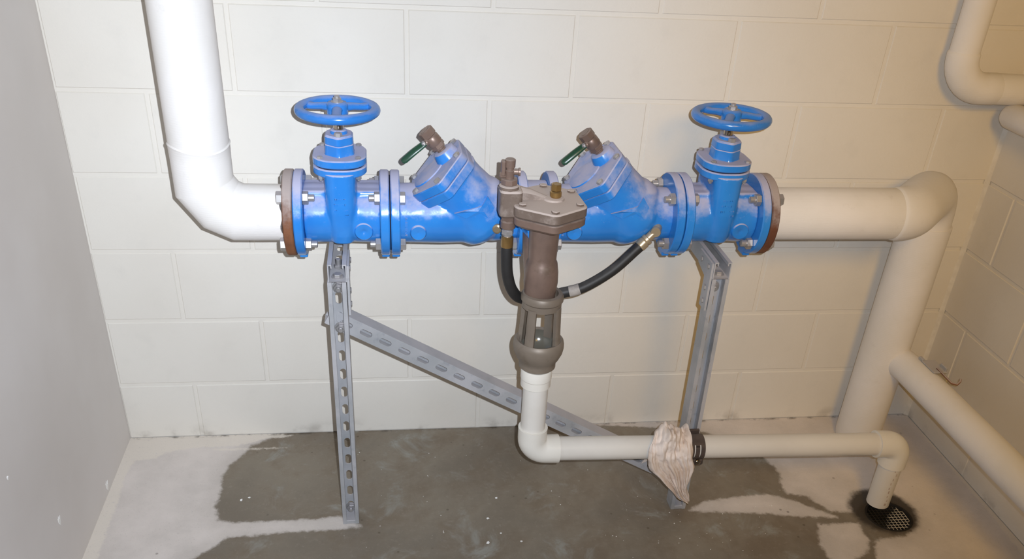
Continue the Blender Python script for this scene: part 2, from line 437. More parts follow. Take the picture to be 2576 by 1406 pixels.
bm = BM(); prism(bm, [(0, 0), (-.011, 0), (-.004, -.004), (0, -.011)], 0, ZC-.002, (XR+.0005, .0005, 0)); obj('mortar_fillet', bm, M_CAULK, wall_right, 40)
for (y, z, s) in ((-.562, .170, .016), (-.250, .020, .020), (-.72, .42, .006)):
    bm = BM(); pts = [(0, -s*.6), (s*.25, -s*.1), (s*.55, s*.7), (s*.15, s*.3), (0, s), (-s*.3, s*.4), (-s*.4, s*.85), (-s*.35, -.1*s)]
    prism(bm, pts, -.0002, .0008, (XL, y, z), (0, 1, 0), (0, 0, 1)); obj('paint_chip', bm, M_CHIP, wall_left, 0)

# ================================================================== pipes on the axis
AY, AZ = -.285, .807
def arc(c, a, b, r, t0, t1, n): return [V(c)+V(a)*(r*math.cos(R(t0+(t1-t0)*i/n)))+V(b)*(r*math.sin(R(t0+(t1-t0)*i/n))) for i in range(n+1)]

def flange_bm(x0, x1, r=.0955, lug=True):
    bm = BM(); b = .0025
    lathe(bm, [(r-b, 0), (r, b), (r, x1-x0-b), (r-b, x1-x0)], (x0, AY, AZ), (1, 0, 0), 64)
    if lug: box(bm, (x0+.001, AY-.018, AZ-r-.007), (x1-.001, AY+.018, AZ-r+.012), .002)
    return bm
# ---- left insulated riser
riser = thing('insulated_riser', 'white canvas wrapped riser dropping from above and bending right into the valves', 'pipe', (-.0415, AY, AZ))
xr = -.0415; rj = .0628
bm = BM(); tube(bm, [(xr, AY, ZC-.002), (xr, AY, 1.6), (xr, AY, 1.2), (xr, AY, .958), (xr, AY, .945)], [rj, rj, rj, rj, rj-.002], 48); obj('jacket', bm, M_JACKET, riser, 50)
bm = BM(); n = 48; prev = None
path = [(xr, .962), (xr, .9585), (xr, .955), (xr, .93), (xr, .868), (xr+.030, .825), (xr+.066, .8075), (xr+.10, .807), (.108, .807), (.1215, .807)]
rr = [rj+.0002, rj+.0022, rj+.0008, rj, rj, rj, rj, rj-.0003, rj-.0005, rj-.001]
tube(bm, [(p[0], AY, p[1]) for p in path], rr, 48)
for v in bm.verts:
    if v.co.z > .95: v.co.z += .006*math.sin(math.atan2(v.co.y-AY, v.co.x-xr)*2+.6)
    if v.co.x > .119: v.co.x += .003*math.sin(7*math.atan2(v.co.z-AZ, v.co.y-AY))
obj('elbow_jacket', bm, M_JACKET, riser, 22)
bm = BM(); tube(bm, [(.09, AY, AZ), (.135, AY, AZ)], .0445, 32); obj('pipe_end', bm, M_RUST, riser, 40)
obj('pipe_flange', flange_bm(.1275, .1485, lug=False), M_RUST, riser, 40, label='rusty steel pipe flange')
# ---- right insulated main: level run, back to the wall, down to the floor
main = thing('insulated_main', 'large cream insulated pipe running right then dropping to the floor in the corner', 'pipe', (1.80, -.115, 0))
C1, C2 = V((1.628, AY, AZ)), V((1.800, -.113, AZ)); C3 = V((1.799, -.115, .001)); DG = (C2-C1).normalized()
def fillet(a, c, b, r, n=7):
    d1, d2 = (V(a)-c).normalized(), (V(b)-c).normalized(); th = math.acos(max(-1, min(1, d1.dot(d2)))); tl = r/math.tan(th/2)
    ctr = c+(d1+d2).normalized()*(r/math.sin(th/2)); p0, p1 = c+d1*tl, c+d2*tl; u, v = p0-ctr, p1-ctr; om = math.pi-th
    return [ctr+(u*math.sin((1-k/n)*om)+v*math.sin(k/n*om))/math.sin(om) for k in range(n+1)]
bm = BM(); tube(bm, [(1.262, AY, AZ), (1.268, AY, AZ), (1.590, AY, AZ), (1.598, AY, AZ)], [.0605, .0625, .0625, .0605], 48); obj('level_jacket', bm, M_JACKET, main, 40)
bm = BM(); pts = [V((1.584, AY, AZ)), V((1.590, AY, AZ))] + fillet(V((1.2, AY, AZ)), C1, C2, .085) + fillet(C1, C2, C3, .082, 9) + [V((1.800, -.114, .700))]
tube(bm, pts, [.0620, .0648] + [.0655]*(len(pts)-3) + [.0665], 48); obj('elbow_jacket', bm, M_JACKET, main, 50)
bm = BM(); tube(bm, [(1.803, -.114, .715), (1.802, -.114, .5), (1.797, -.115, .02), (1.796, -.115, .001)], [.0675, .0680, .0660, .062], 48); obj('drop_jacket', bm, M_JACKET, main, 40)
bm = BM(); tube(bm, [(1.235, AY, AZ), (1.29, AY, AZ)], .0445, 32); obj('pipe_end', bm, M_RUST, main, 40)
obj('pipe_flange', flange_bm(1.2325, 1.2525, lug=False), M_RUST, main, 40, label='rusty steel pipe flange')
# ---- branch hugging the right wall
br = thing('branch_pipe', 'slimmer cream insulated branch coming forward along the right wall near the floor', 'pipe', (1.83, -.5, .30))
bm = BM(); tube(bm, [(1.822, -.12, .302), (1.828, -.165, .302), (1.833, -.21, .303), (1.835, -.4, .304), (1.838, -1.0, .306), (1.84, YF+.002, .308)], [.040, .0445, .0445, .0445, .0445, .0445], 40); obj('jacket', bm, M_JACKET, br, 40)
bm = BM(); box(bm, (1.838, -.305, .3485), (1.880, -.235, .352), .001)
box(bm, (1.838, -.240, .344), (1.846, -.222, .357), .001); box(bm, (1.874, -.300, .351), (1.880, -.270, .362), .001)
hanger = thing('pipe_hanger', 'small grey hanger clip with a rusty hook on top of the low branch pipe', 'hanger', (1.86, -.27, .348))
obj('plate', bm, M_GALV, hanger, 30)
bm = BM(); tube(bm, [(1.858, -.285, .3540), (1.862, -.325, .3495), (1.866, -.350, .3455), (1.876, -.360, .3470), (1.884, -.357, .3540), (1.887, -.352, .3600)], .0030, 10); obj('hook', bm, M_RUST, hanger, 50, label='rusty bent hook')
# ---- upper right corner pipe
ur = thing('corner_drop_pipe', 'cream insulated pipe high in the right corner turning into the wall', 'pipe', (1.795, -.062, 1.06))
bm = BM(); tube(bm, [(1.793, -.064, ZC-.002), (1.793, -.064, 1.5), (1.793, -.064, 1.14), (1.793, -.064, 1.128)], [.0365, .0365, .0365, .035], 40); obj('jacket', bm, M_JACKET, ur, 40)
bm = BM(); tube(bm, [V((1.793, -.064, 1.150)), V((1.793, -.064, 1.145))]+arc((1.873, -.064, 1.140), (-1, 0, 0), (0, 0, -1), .080, 0, 90, 10)+[V((1.905, -.064, 1.060)), V((1.910, -.064, 1.060))], [.036, .0395]+[.0395]*11+[.0395, .0375], 40); obj('elbow_jacket', bm, M_JACKET, ur, 40)
bm = BM(); tube(bm, [(1.900, -.064, 1.060), (XR+.006, -.064, 1.058)], .0385, 40); obj('wall_end', bm, M_JACKET, ur, 40)
stub = tag(obj('side_pipe', None or (lambda b: (tube(b, [(1.978, -.060, .994), (1.978, -.072, .994), (1.978, -1.0, .994), (1.978, YF+.002, .994)], [.028, .0325, .0325, .0325], 36), b)[1])(BM()), M_JACKET, None, 40), 'cream pipe end peeking below the corner elbow at the right edge', 'pipe')

# ================================================================== gate valves
def joint_bolts(parent, xa, xb, nut_side, stud=.012, only=None):
    """bolts through a flange pair whose outer faces are xa < xb; nuts on nut_side (-1 left, +1 right)"""
    for k, (sy, sz) in enumerate(((-1, 1), (-1, -1), (1, 1), (1, -1))):
        y, z = AY+sy*.0539, AZ+sz*.0539; ph = random.uniform(0, 1)
        bm = BM(); bolt_bm(bm, (xa, y, z), (-1, 0, 0), .0145, .013, stud if nut_side < 0 else 0, .0078, ph)
        obj('nut' if nut_side < 0 else 'bolt_head', bm, M_STEEL, parent, 30)
        bm = BM(); bolt_bm(bm, (xb, y, z), (1, 0, 0), .0145, .013, stud if nut_side > 0 else 0, .0078, ph+.4)
        obj('nut' if nut_side > 0 else 'bolt_head', bm, M_STEEL, parent, 30)

def remesh(o, vox, smooth=6, fac=.5):
    m = o.modifiers.new('remesh', 'REMESH'); m.mode = 'VOXEL'; m.voxel_size = vox; m.use_smooth_shade = True
    s = o.modifiers.new('smooth', 'SMOOTH'); s.iterations = smooth; s.factor = fac

def marks(bm, lines, org, ex, ey, depth, seed):
    rnd = random.Random(seed); ex, ey = V(ex), V(ey)
    for (u0, u1, v) in lines:
        u = u0
        while u < u1:
            wdt = rnd.uniform(.0018, .0034); kind = rnd.random()
            h = .0052
            def bar(a, b, c, d): prism(bm, [(a, b), (c, b), (c, d), (a, d)], -.002, depth, V(org), ex, ey)
            if kind < .7: bar(u, v-h/2, u+.0009, v+h/2)
            if kind > .25: bar(u, v+h/2-.0009, u+wdt, v+h/2)
            if kind > .5: bar(u, v-.0004, u+wdt*.8, v+.0005)
            if kind < .45: bar(u+wdt-.0009, v-h/2, u+wdt, v+h/2)
            u += wdt+.0016

def gate_valve(label, xa, xb, stem_x, wheel_ph, marks_seed):
    """xa, xb = outer flange faces"""
    g = thing('gate_valve', label, 'valve', (stem_x, AY, AZ), 'blue gate valves')
    ft = .0205
    bm = BM()
    lathe(bm, [(.066, 0), (.0665, .02), (.0645, (xb-xa)/2-ft), (.0665, xb-xa-2*ft-.02), (.066, xb-xa-2*ft)], (xa+ft, AY, AZ), (1, 0, 0), 48)
    box(bm, (xa+ft-.004, AY-.040, AZ), (xb-ft+.004, AY+.040, .871), .004)
    # oval bonnet neck, bulging in front of the run
    prev = None
    for z, hx, hy in ((.755, .024, .060), (.775, .028, .068), (.80, .030, .074), (.83, .0315, .077), (.87, .033, .076), (.905, .034, .074), (.917, .038, .074)):
        ring = [bm.verts.new((stem_x+p[0], AY+p[1], z)) for p in rrect(hx, hy, min(hx, hy)*.80, 5)]
        if prev: bridge(bm, prev, ring)
        else: bm.faces.new(ring)
        prev = ring
    bm.faces.new(prev)
    o = obj('body', bm, M_BLUE, g, 60); remesh(o, .0032, 5)
    obj('flange', flange_bm(xa, xa+ft), M_BLUE, g, 40); obj('flange', flange_bm(xb-ft, xb), M_BLUE, g, 40)
    for z0, z1 in ((.908, .9255), (.9285, .946)):
        bm = BM(); prism(bm, rrect(.0575, .068, .050, 9), z0, z1, (stem_x, AY, 0), bev=.0025); obj('bonnet_flange', bm, M_BLUE, g, 40)
    bm = BM(); prism(bm, rrect(.052, .062, .042, 6), .922, .932, (stem_x, AY, 0)); obj('gasket', bm, M_GAP, g, 40)
    for sx in (-1, 1):
        for sy in (-1, 1):
            bm = BM(); bolt_bm(bm, (stem_x+sx*.040, AY+sy*.046, .9455), (0, 0, 1), .0068, .005, 0, ph=random.random()); obj('bonnet_bolt', bm, M_STEEL, g, 30); bm = BM()
            bolt_bm(bm, (stem_x+sx*.040, AY+sy*.046, .9085), (0, 0, -1), .0068, .007, .004, .004, ph=random.random()); obj('bonnet_nut', bm, M_STEEL, g, 30)
    hx = roundpoly([(0, -.044), (.031, -.020), (.031, .020), (0, .044), (-.031, .020), (-.031, -.020)], .008, 4)
    bm = BM(); prev = None
    for z, k in ((.944, 1.05), (.949, 1.0), (.9665, .985), (.968, .94), (.970, .985), (.984, .96), (.988, .86)):
        ring = [bm.verts.new((stem_x+p[0]*k, AY+p[1]*k, z)) for p in hx]
        if prev: bridge(bm, prev, ring)
        else: bm.faces.new(ring)
        prev = ring
    bm.faces.new(prev); lathe(bm, [(.019, 0), (.018, .008), (.015, .010)], (stem_x, AY, .986), (0, 0, 1), 28)
    obj('stuffing_box', bm, M_BLUE, g, 30)
    for sy in (-1, 1):
        bm = BM(); bolt_bm(bm, (stem_x, AY+sy*.029, .9875), (0, 0, 1), .0088, .009, .0, ph=.5); obj('gland_nut', bm, M_STEEL, g, 30)
    bm = BM(); lathe(bm, [(.0108, 0), (.0108, .045)], (stem_x, AY, .985), (0, 0, 1), 24); obj('stem', bm, M_CHROME, g, 40)
    # side boss
    bm = BM(); bx = stem_x+.047; by = AY-.057
    lathe(bm, [(.0205, 0), (.0205, .008), (.0185, .0105), (.006, .0105), (.003, .008)], (bx, by, .788), (0, -1, -.06), 32); obj('boss', bm, M_BLUE, g, 40)
    bm = BM()
    marks(bm, [(-.012, .012, .022), (-.014, .012, .010), (-.014, .016, -.003), (.0, .016, -.014)], (stem_x, AY-.0755, .842), (1, 0, 0), (0, 0, 1), .0012, marks_seed)
    obj('cast_marks', bm, M_BLUE, g, 0, 'stuff', label='raised cast lettering worn beyond reading')
    # handwheel
    wz = 1.037
    bm = BM(); n = 72; prev = first = None
    for i in range(n):
        a = 2*math.pi*i/n; c = V((stem_x+.0795*math.cos(a), AY+.0795*math.sin(a), wz)); d = V((math.cos(a), math.sin(a), 0))
        ring = [bm.verts.new(c+d*(.0112*math.cos(2*math.pi*k/14))+V((0, 0, 1))*(.0105*math.sin(2*math.pi*k/14))) for k in range(14)]
        if prev: bridge(bm, prev, ring)
        else: first = ring
        prev = ring
    bridge(bm, prev, first)
    for k in range(3):
        a = R(wheel_ph+120*k); d = V((math.cos(a), math.sin(a), 0)); s = V((-math.sin(a), math.cos(a), 0)); prev = None
        for t, wd, z, h in ((.010, .0125, wz+.004, .010), (.035, .0105, wz+.003, .008), (.060, .0105, wz-.001, .0075), (.078, .014, wz-.001, .0075)):
            c = V((stem_x, AY, z))+d*t
            ring = [c+s*(wd*math.cos(2*math.pi*q/12))+V((0, 0, h*math.sin(2*math.pi*q/12))) for q in range(12)]
            ring = [bm.verts.new(p) for p in ring]
            if prev: bridge(bm, prev, ring)
            else: bm.faces.new(ring)
            prev = ring
        bm.faces.new(prev)
    lathe(bm, [(.020, -.014), (.0225, -.008), (.0225, .010), (.019, .016)], (stem_x, AY, wz), (0, 0, 1), 32)
    wh = obj('handwheel', bm, M_BLUE_WHEEL, g, 60)
    bm = BM(); bolt_bm(bm, (stem_x, AY, wz+.0155), (0, 0, 1), .0100, .009, .005, .006, .2, .0125); obj('wheel_nut', bm, M_STEEL, wh, 30)
    return g
gvl = gate_valve('left blue gate valve with handwheel beside the white riser elbow', .1495, .3563, .252, 30, 3)
gvr = gate_valve('right blue gate valve with handwheel beside the level insulated pipe', 1.0288, 1.2315, 1.126, 3, 8)
joint_bolts(gvl, .1280, .1700, +1, .013); joint_bolts(gvr, 1.2110, 1.2522, -1, .013)

# ================================================================== check valves (angled covers)
EL = R(47); CN = V((-math.cos(EL), 0, math.sin(EL))); CU = V((math.sin(EL), 0, math.cos(EL))); CV = V((0, -1, 0))
def check_valve(label, x0, x1, cover_label):
    c = thing('check_valve', label, 'valve', ((x0+x1)/2, AY, AZ), 'blue check valves with slanted covers')
    ft = .0205; K = V((x0+.2055, AY, AZ))                            # crossing of the slanted barrel and the run
    bm = BM()
    lathe(bm, [(.0665, 0), (.0675, .05), (.0685, .10), (.067, .17)], (x0+ft-.004, AY, AZ), (1, 0, 0), 48)
    # slanted barrel with its rounded low end
    lathe(bm, [(.076, .110), (.071, .101), (.071, .080), (.075, .03), (.078, .000), (.077, -.016), (.070, -.032), (.055, -.045), (.032, -.054), (.0, -.058)], K, CN, 48)
    lathe(bm, [(.001, -.068), (.030, -.061), (.052, -.044), (.065, -.020), (.068, .0), (.065, .020), (.052, .044), (.030, .061), (.001, .068)], (K.x+.004, AY, AZ+.020), (0, 0, 1), 40)
    lathe(bm, [(.060, -.02), (.064, .03), (.062, .055), (.0605, x1-ft-K.x+.004)], (K.x, AY, AZ), (1, 0, 0), 40)
    o = obj('body', bm, M_BLUE, c, 60); remesh(o, .0032, 6)
    obj('flange', flange_bm(x0, x0+ft), M_BLUE, c, 40); obj('flange', flange_bm(x1-ft, x1), M_BLUE, c, 40)
    O = K + CN*.1055 - CU*.003
    hexa = roundpoly([(.0, .112), (-.073, .052), (-.073, -.052), (0, -.112), (.073, -.052), (.073, .052)], .012, 3)
    bm = BM(); prism(bm, hexa, .0, .0215, O, CU, -CV, .0022); obj('body_flange', bm, M_BLUE, c, 30)
    bm = BM(); prism(bm, hexa, .0225, .044, O, CU, -CV, .0022)
    # boss for the test cock
    B = O + CU*.036 + CN*.043
    lathe(bm, [(.030, -.003), (.027, .010), (.024, .018), (.020, .020)], B, CN+CU*.12, 28)
    lathe(bm, [(.044, 0), (.042, .003), (.030, .0045)], O+CU*-.020+CN*.0435, CN, 32)
    obj('cover', bm, M_BLUE, c, 30)
    for a in (0, 60, 120, 180, 240, 300):
        u = {0: (0, .096), 60: (-.060, .047), 120: (-.060, -.047), 180: (0, -.096), 240: (.060, -.047), 300: (.060, .047)}[a]
        bm = BM(); bolt_bm(bm, O+CU*u[0]+CV*u[1]+CN*.044, CN, .0078, .007, 0, ph=random.random()); obj('cover_bolt', bm, M_STEEL, c, 30)
    # test cock: a small ball valve with a green lever
    A = (CN+V((0, 0, .03))).normalized(); T = B + A*.018
    bm = BM(); x_, y_, _ = frame(A)
    lathe(bm, [(.0105, -.004), (.0105, .006), (.0135, .008), (.0135, .013)], T, A, 20)
    prism(bm, hexpts(.0165, .3), .011, .020, T, x_, y_, .001)
    lathe(bm, [(.0150, .020), (.0168, .024), (.0168, .039), (.0148, .042)], T, A, 24)
    prism(bm, hexpts(.0175, .1, 8), .042, .060, T, x_, y_, .0015)
    lathe(bm, [(.011, .0605), (.0085, .050)], T, A, 20)
    S = T + A*.031; SD = V((-.80, -.60, -.12)).normalized(); lathe(bm, [(.0075, 0), (.0075, .022), (.006, .024)], S, SD, 18)
    tc = obj('test_cock', bm, M_BRONZE_CLEAN, c, 35, label='weathered bronze ball valve')
    H0 = S + SD*.0235; H1 = H0 + V((-.022, -.006, -.016)); H2 = H0 + V((-.050, -.008, -.040))
    bm = BM(); d = (H2-H0).normalized(); prev = None
    for p, wv_, tk in ((H0-d*.004, .0066, .0028), (H0+d*.012, .0080, .0036), (H1, .0084, .0040), (H2-d*.007, .0084, .0040), (H2-d*.002, .0066, .0036), (H2, .0035, .0028)):
        s = d.cross(V((-.45, -.8, .45)).normalized()).normalized(); q = s.cross(d).normalized()
        ring = [bm.verts.new(p+s*(wv_*math.cos(2*math.pi*i/14))+q*(tk*math.sin(2*math.pi*i/14))) for i in range(14)]
        if prev: bridge(bm, prev, ring)
        else: bm.faces.new(ring)
        prev = ring
    bm.faces.new(prev); obj('lever', bm, M_GREEN, tc, 60, label='green vinyl lever')
    bm = BM(); bolt_bm(bm, S+SD*.0245, SD, .0058, .005, .002, .003); obj('lever_nut', bm, M_STEEL, tc, 30)
    # round boss on the run and the raised arrow on the barrel
    bm = BM(); lathe(bm, [(.0185, 0), (.0185, .009), (.016, .012), (.006, .0105), (.0, .009)], (x0+.060, AY-.058, .786), (0, -1, -.08), 32); obj('boss', bm, M_BLUE, c, 40)
    def on_barrel(px, pz, lift):
        p = V((px, 0, pz))-V((K.x, 0, K.z)); d_ = abs(p.dot(V((CN.z, 0, -CN.x))))
        return V((px, AY-math.sqrt(max(1e-6, .0775**2-min(d_, .07)**2))-lift, pz))
    shape = [(-.066, .026), (-.040, .016), (.000, .031), (.010, .016), (.024, .038), (.008, .062), (-.006, .044), (-.044, .034)]
    shape = [(K.x+a, AZ+b) for a, b in shape]
    bm = BM(); lo = [bm.verts.new(on_barrel(a, b, -.004)) for a, b in shape]; hi = [bm.verts.new(on_barrel(a, b, .0018)) for a, b in shape]
    bridge(bm, lo, hi); ctr = on_barrel(sum(p[0] for p in shape)/8, sum(p[1] for p in shape)/8, .0020); cv_ = bm.verts.new(ctr)
    for i in range(8): bm.faces.new((hi[i], hi[(i+1) % 8], cv_))
    obj('flow_arrow', bm, M_BLUE, c, 0, label='raised cast flow arrow')
    bm = BM(); marks(bm, [(-.024, .022, 0)], (x0+.0335, AY-.0655, .800), (0, -.10, 1), (-1, 0, 0), .0012, 21); obj('cast_marks', bm, M_BLUE, c, 0, 'stuff', label='raised cast marks reading upward')
    return c
cvl = check_valve('left blue check valve with slanted cover between left gate valve and relief valve', .3592, .6650, '')
cvr = check_valve('right blue check valve with slanted cover just right of the relief valve', .7150, 1.0262, '')
joint_bolts(cvl, .3367, .3785, -1, .012); joint_bolts(cvr, 1.0060, 1.0480, -1, .012)
joint_bolts(cvl, .6445, .7355, 0, 0)
bm = BM(); tube(bm, [(.3564, AY, AZ), (.3591, AY, AZ)], .084, 48); obj('gasket', bm, M_GAP, cvl, 40)
bm = BM(); tube(bm, [(1.0263, AY, AZ), (1.0287, AY, AZ)], .086, 48); obj('gasket', bm, M_GAP, cvr, 40)
bm = BM(); lathe(bm, [(.006, 0), (.0085, .004), (.0085, .016), (.0105, .017), (.0105, .025), (.007, .027)], (.601, AY-.058, .800), (-.3, -1, 0), 14); obj('port_plug', bm, M_PALE, cvl, 30, label='brass port plug')

# ================================================================== relief valve with air gap
RX, RY = .692, -.447
rv = thing('relief_valve', 'dusty brown bronze relief valve with an open cage hung in front of the pipe', 'valve', (RX, RY, .49))
bm = BM(); lathe(bm, [(.075, 0), (.075, .048)], (.666, AY, AZ), (1, 0, 0), 40)
lathe(bm, [(.045, 0), (.045, .10), (.038, .15)], (RX-.002, AY, AZ+.01), (0, -1, .05), 32); obj('inlet_spool', bm, M_BLUE, rv, 40)
hexr = [(.0, -.095), (.077, -.042), (.070, .058), (.0, .098), (-.075, .058), (-.080, -.044)]
bm = BM(); prism(bm, roundpoly(hexr, .014, 4), .8765, .900, (RX, RY, 0), bev=.003)
lathe(bm, [(.024, 0), (.022, .004), (.018, .005)], (RX+.010, RY+.004, .8995), (0, 0, 1), 28)
prev = None                                                          # ridge from the side block to the middle
for t, hw, h in ((0, .022, .028), (.035, .017, .020), (.075, .010, .004)):
    p = V((RX-.078, RY+.020, .898)).lerp(V((RX+.004, RY+.006, .898)), t/.075)
    ring = [bm.verts.new(p+V((0, a, b))) for a, b in ((-hw, -.006), (-hw*.8, h*.7), (-hw*.3, h), (hw*.3, h), (hw*.8, h*.7), (hw, -.006))]
    if prev: bridge(bm, prev, ring)
    else: bm.faces.new(ring)
    prev = ring
bm.faces.new(prev); obj('diaphragm_cover', bm, M_BRONZE, rv, 35)
bm = BM(); prism(bm, roundpoly([(a*.985, b*.985) for a, b in hexr], .014, 4), .858, .8745, (RX, RY, 0), bev=.002)
prev = None
for z, k in ((.859, .93), (.850, .80), (.842, .58)):
    ring = [bm.verts.new((RX+a*k, RY+b*k, z)) for a, b in roundpoly(hexr, .014, 4)]
    if prev: bridge(bm, prev, ring)
    else: bm.faces.new(ring)
    prev = ring
bm.faces.new(prev); obj('lower_bowl', bm, M_BRONZE_CLEAN, rv, 35)
for a, b in ((0, -.078), (.060, -.034), (.056, .046), (0, .080), (-.058, .048), (-.062, -.036)):
    bm = BM(); bolt_bm(bm, (RX+a, RY+b, .8995), (0, 0, 1), .0088, .006, 0, ph=random.random()); obj('cover_bolt', bm, M_BRONZE, rv, 30)
bm = BM(); lathe(bm, [(.0105, 0), (.0125, .003), (.0125, .012), (.0105, .014)], (RX+.014, RY+.004, .904), (0, 0, 1), 20); prism(bm, hexpts(.0118, .35), .0145, .030, (RX+.014, RY+.004, .904), bev=.0018); obj('plug', bm, M_BRASS, rv, 30, label='brass hex plug')
# side block with bleed cock
bm = BM(); prism(bm, roundpoly([(-.022, -.024), (.026, -.024), (.026, .030), (-.022, .030)], .014, 4), .868, .926, (.606, RY-.004, 0), bev=.004)
lathe(bm, [(.021, 0), (.021, .007), (.018, .009)], (.604, RY-.004, .925), (0, 0, 1), 28); obj('side_block', bm, M_BRONZE, rv, 35)
bm = BM(); prism(bm, hexpts(.018, .2, 8), 0, .013, (.604, RY-.004, .935), bev=.0015)
lathe(bm, [(.0095, .013), (.0095, .024), (.0108, .030), (.0085, .031), (.0085, .036), (.0108, .037), (.0112, .052), (.009, .054)], (.604, RY-.004, .935), (0, 0, 1), 22)
lathe(bm, [(.0065, 0), (.0065, .017), (.0085, .018), (.0085, .022)], (.604, RY-.004, .962), (1, -.1, 0), 16)
box(bm, (.586, RY-.010, .953), (.5945, RY+.006, .985), .002)
box(bm, (.583, RY-.008, .948), (.598, RY+.004, .960), .003); bc = obj('bleed_cock', bm, M_BRONZE_CLEAN, rv, 35)
# throat and elbow bulge
bm = BM()
lathe(bm, [(.0335, .845), (.0325, .81), (.0312, .775), (.0308, .764), (.034, .757), (.0375, .735), (.0385, .71), (.036, .688), (.0345, .675), (.036, .668)], (RX-.005, RY, 0), (0, 0, 1), 40)
tube(bm, [(RX-.006, RY+.11, .812), (RX-.006, RY+.065, .80), (RX-.010, RY+.042, .765), (RX-.008, RY+.036, .70), (RX-.002, RY+.018, .672)], [.034, .036, .033, .028, .024], 28)
obj('throat', bm, M_BRONZE_CLEAN, rv, 45)
# ring, four posts and cup
bm = BM(); lathe(bm, [(.038, .684), (.045, .683), (.0485, .677), (.0485, .668), (.045, .664), (.045, .650), (.036, .650), (.036, .684), (.038, .684)], (RX+.001, RY-.003, 0), (0, 0, 1), 40)
bm2 = bm; wa = R(7)
levels = ((.655, .0455, .037), (.630, .0465, .038), (.595, .048, .0395), (.548, .0515, .042))
for k in range(4):
    a0 = wa - math.pi/2 + math.pi/4 + k*math.pi/2; half = R(13.5); prev = None
    for z, ro, ri in levels:
        pts = []
        for i in range(6): a = a0-half+2*half*i/5; pts.append((ro+(.002 if 0 < i < 5 else 0), a))
        for i in range(6): a = a0+half-2*half*i/5; pts.append((ri, a))
        ring = [bm.verts.new((RX+.001+r_*math.cos(a), RY-.003+r_*math.sin(a), z)) for r_, a in pts]
        if prev: bridge(bm, prev, ring)
        else: bm.faces.new(ring)
        prev = ring
    bm.faces.new(prev)
lathe(bm, [(.0455, .564), (.053, .567), (.0575, .562), (.0592, .554), (.0592, .546), (.057, .534), (.050, .518), (.0445, .511), (.0435, .503), (.0435, .494), (.040, .491), (.036, .491), (.036, .52)], (RX+.001, RY-.003, 0), (0, 0, 1), 44)
bmesh.ops.delete(bm, geom=[f for f in bm.faces if len(f.verts) > 12], context='FACES_ONLY')
obj('air_gap_cage', bm, M_GUN, rv, 40)
bm = BM(); lathe(bm, [(.0460, .564), (.0465, .558), (.045, .548), (.038, .533), (.026, .525), (.0, .522)], (RX+.001, RY-.003, 0), (0, 0, 1), 36)
bmesh.ops.delete(bm, geom=[f for f in bm.faces if len(f.verts) > 12], context='FACES_ONLY')
obj('cup_lining', bm, M_CUP, rv, 60, label='wet inside of the drain cup')
bm = BM(); prism(bm, hexpts(.0155, .2), -.012, 0, (.606, RY-.004, .868), bev=.001); lathe(bm, [(.0135, 0), (.0165, .003), (.0165, .017), (.013, .019)], (.606, RY-.004, .857), (0, 0, -1), 20); obj('hose_port', bm, M_BRONZE_CLEAN, rv, 30)

# ---- sensing hose
hs = thing('sensing_hose', 'black rubber hose looping behind the relief valve to the right check valve', 'hose', (.70, -.40, .64))
ctrl = [V(p) for p in ((.606, -.451, .806), (.607, -.452, .768), (.611, -.449, .728), (.625, -.436, .684), (.652, -.412, .650), (.705, -.378, .636), (.756, -.372, .643), (.804, -.378, .660), (.869, -.372, .699), (.922, -.364, .748), (.937, -.361, .762))]
sm = []
for i in range(len(ctrl)-1):
    p0, p1, p2, p3 = ctrl[max(i-1, 0)], ctrl[i], ctrl[i+1], ctrl[min(i+2, len(ctrl)-1)]
    for k in range(6):
        t = k/6; sm.append(.5*((2*p1)+(p2-p0)*t+(2*p0-5*p1+4*p2-p3)*t*t+(3*p1-p0-3*p2+p3)*t**3))
sm.append(ctrl[-1])
bm = BM(); tube(bm, sm, .0128, 20); obj('rubber', bm, M_RUBBER, hs, 60)
bm = BM(); lathe(bm, [(.0125, 0), (.0135, .002), (.0135, .024), (.0115, .026)], (.606, -.451, .794), (0, 0, 1), 18); fr = obj('ferrule', bm, M_BRASS, hs, 30, label='brass crimped ferrule')
bm = BM(); lathe(bm, [(.0095, 0), (.0095, .018)], (.606, -.451, .818), (0, 0, 1), 16); prism(bm, hexpts(.0135, .2), .006, .016, (.606, -.451, .818), bev=.001); obj('end_fitting', bm, M_STEEL, hs, 30)
dA = (V((.964, -.355, .790))-V((.922, -.364, .748))).normalized()
bm = BM(); lathe(bm, [(.0128, 0), (.014, .002), (.014, .016), (.0125, .018), (.014, .020), (.014, .026), (.0115, .028)], V((.930, -.3625, .755)), dA, 18); obj('ferrule', bm, M_PALE, hs, 30, label='brass crimped ferrule')
bm = BM(); e0 = V((.930, -.3625, .755))+dA*.027; e1 = e0+dA*.024
tube(bm, [e0, e1, e1+V((.006, .010, .003)), e1+V((.010, .030, .004))], [.010, .0105, .0115, .0115], 16); lathe(bm, [(.011, 0), (.0125, .003), (.011, .012)], e1+V((-.003, -.012, .001)), (0.3, 1, 0), 16); obj('end_fitting', bm, M_PALE, hs, 40)
bm = BM(); i0 = next(i for i, p in enumerate(sm) if p.x > .770); tube(bm, sm[i0:i0+4], .0134, 18); obj('tape_patch', bm, M_TAPE, hs, 50, label='pale tape wrapped on the hose')

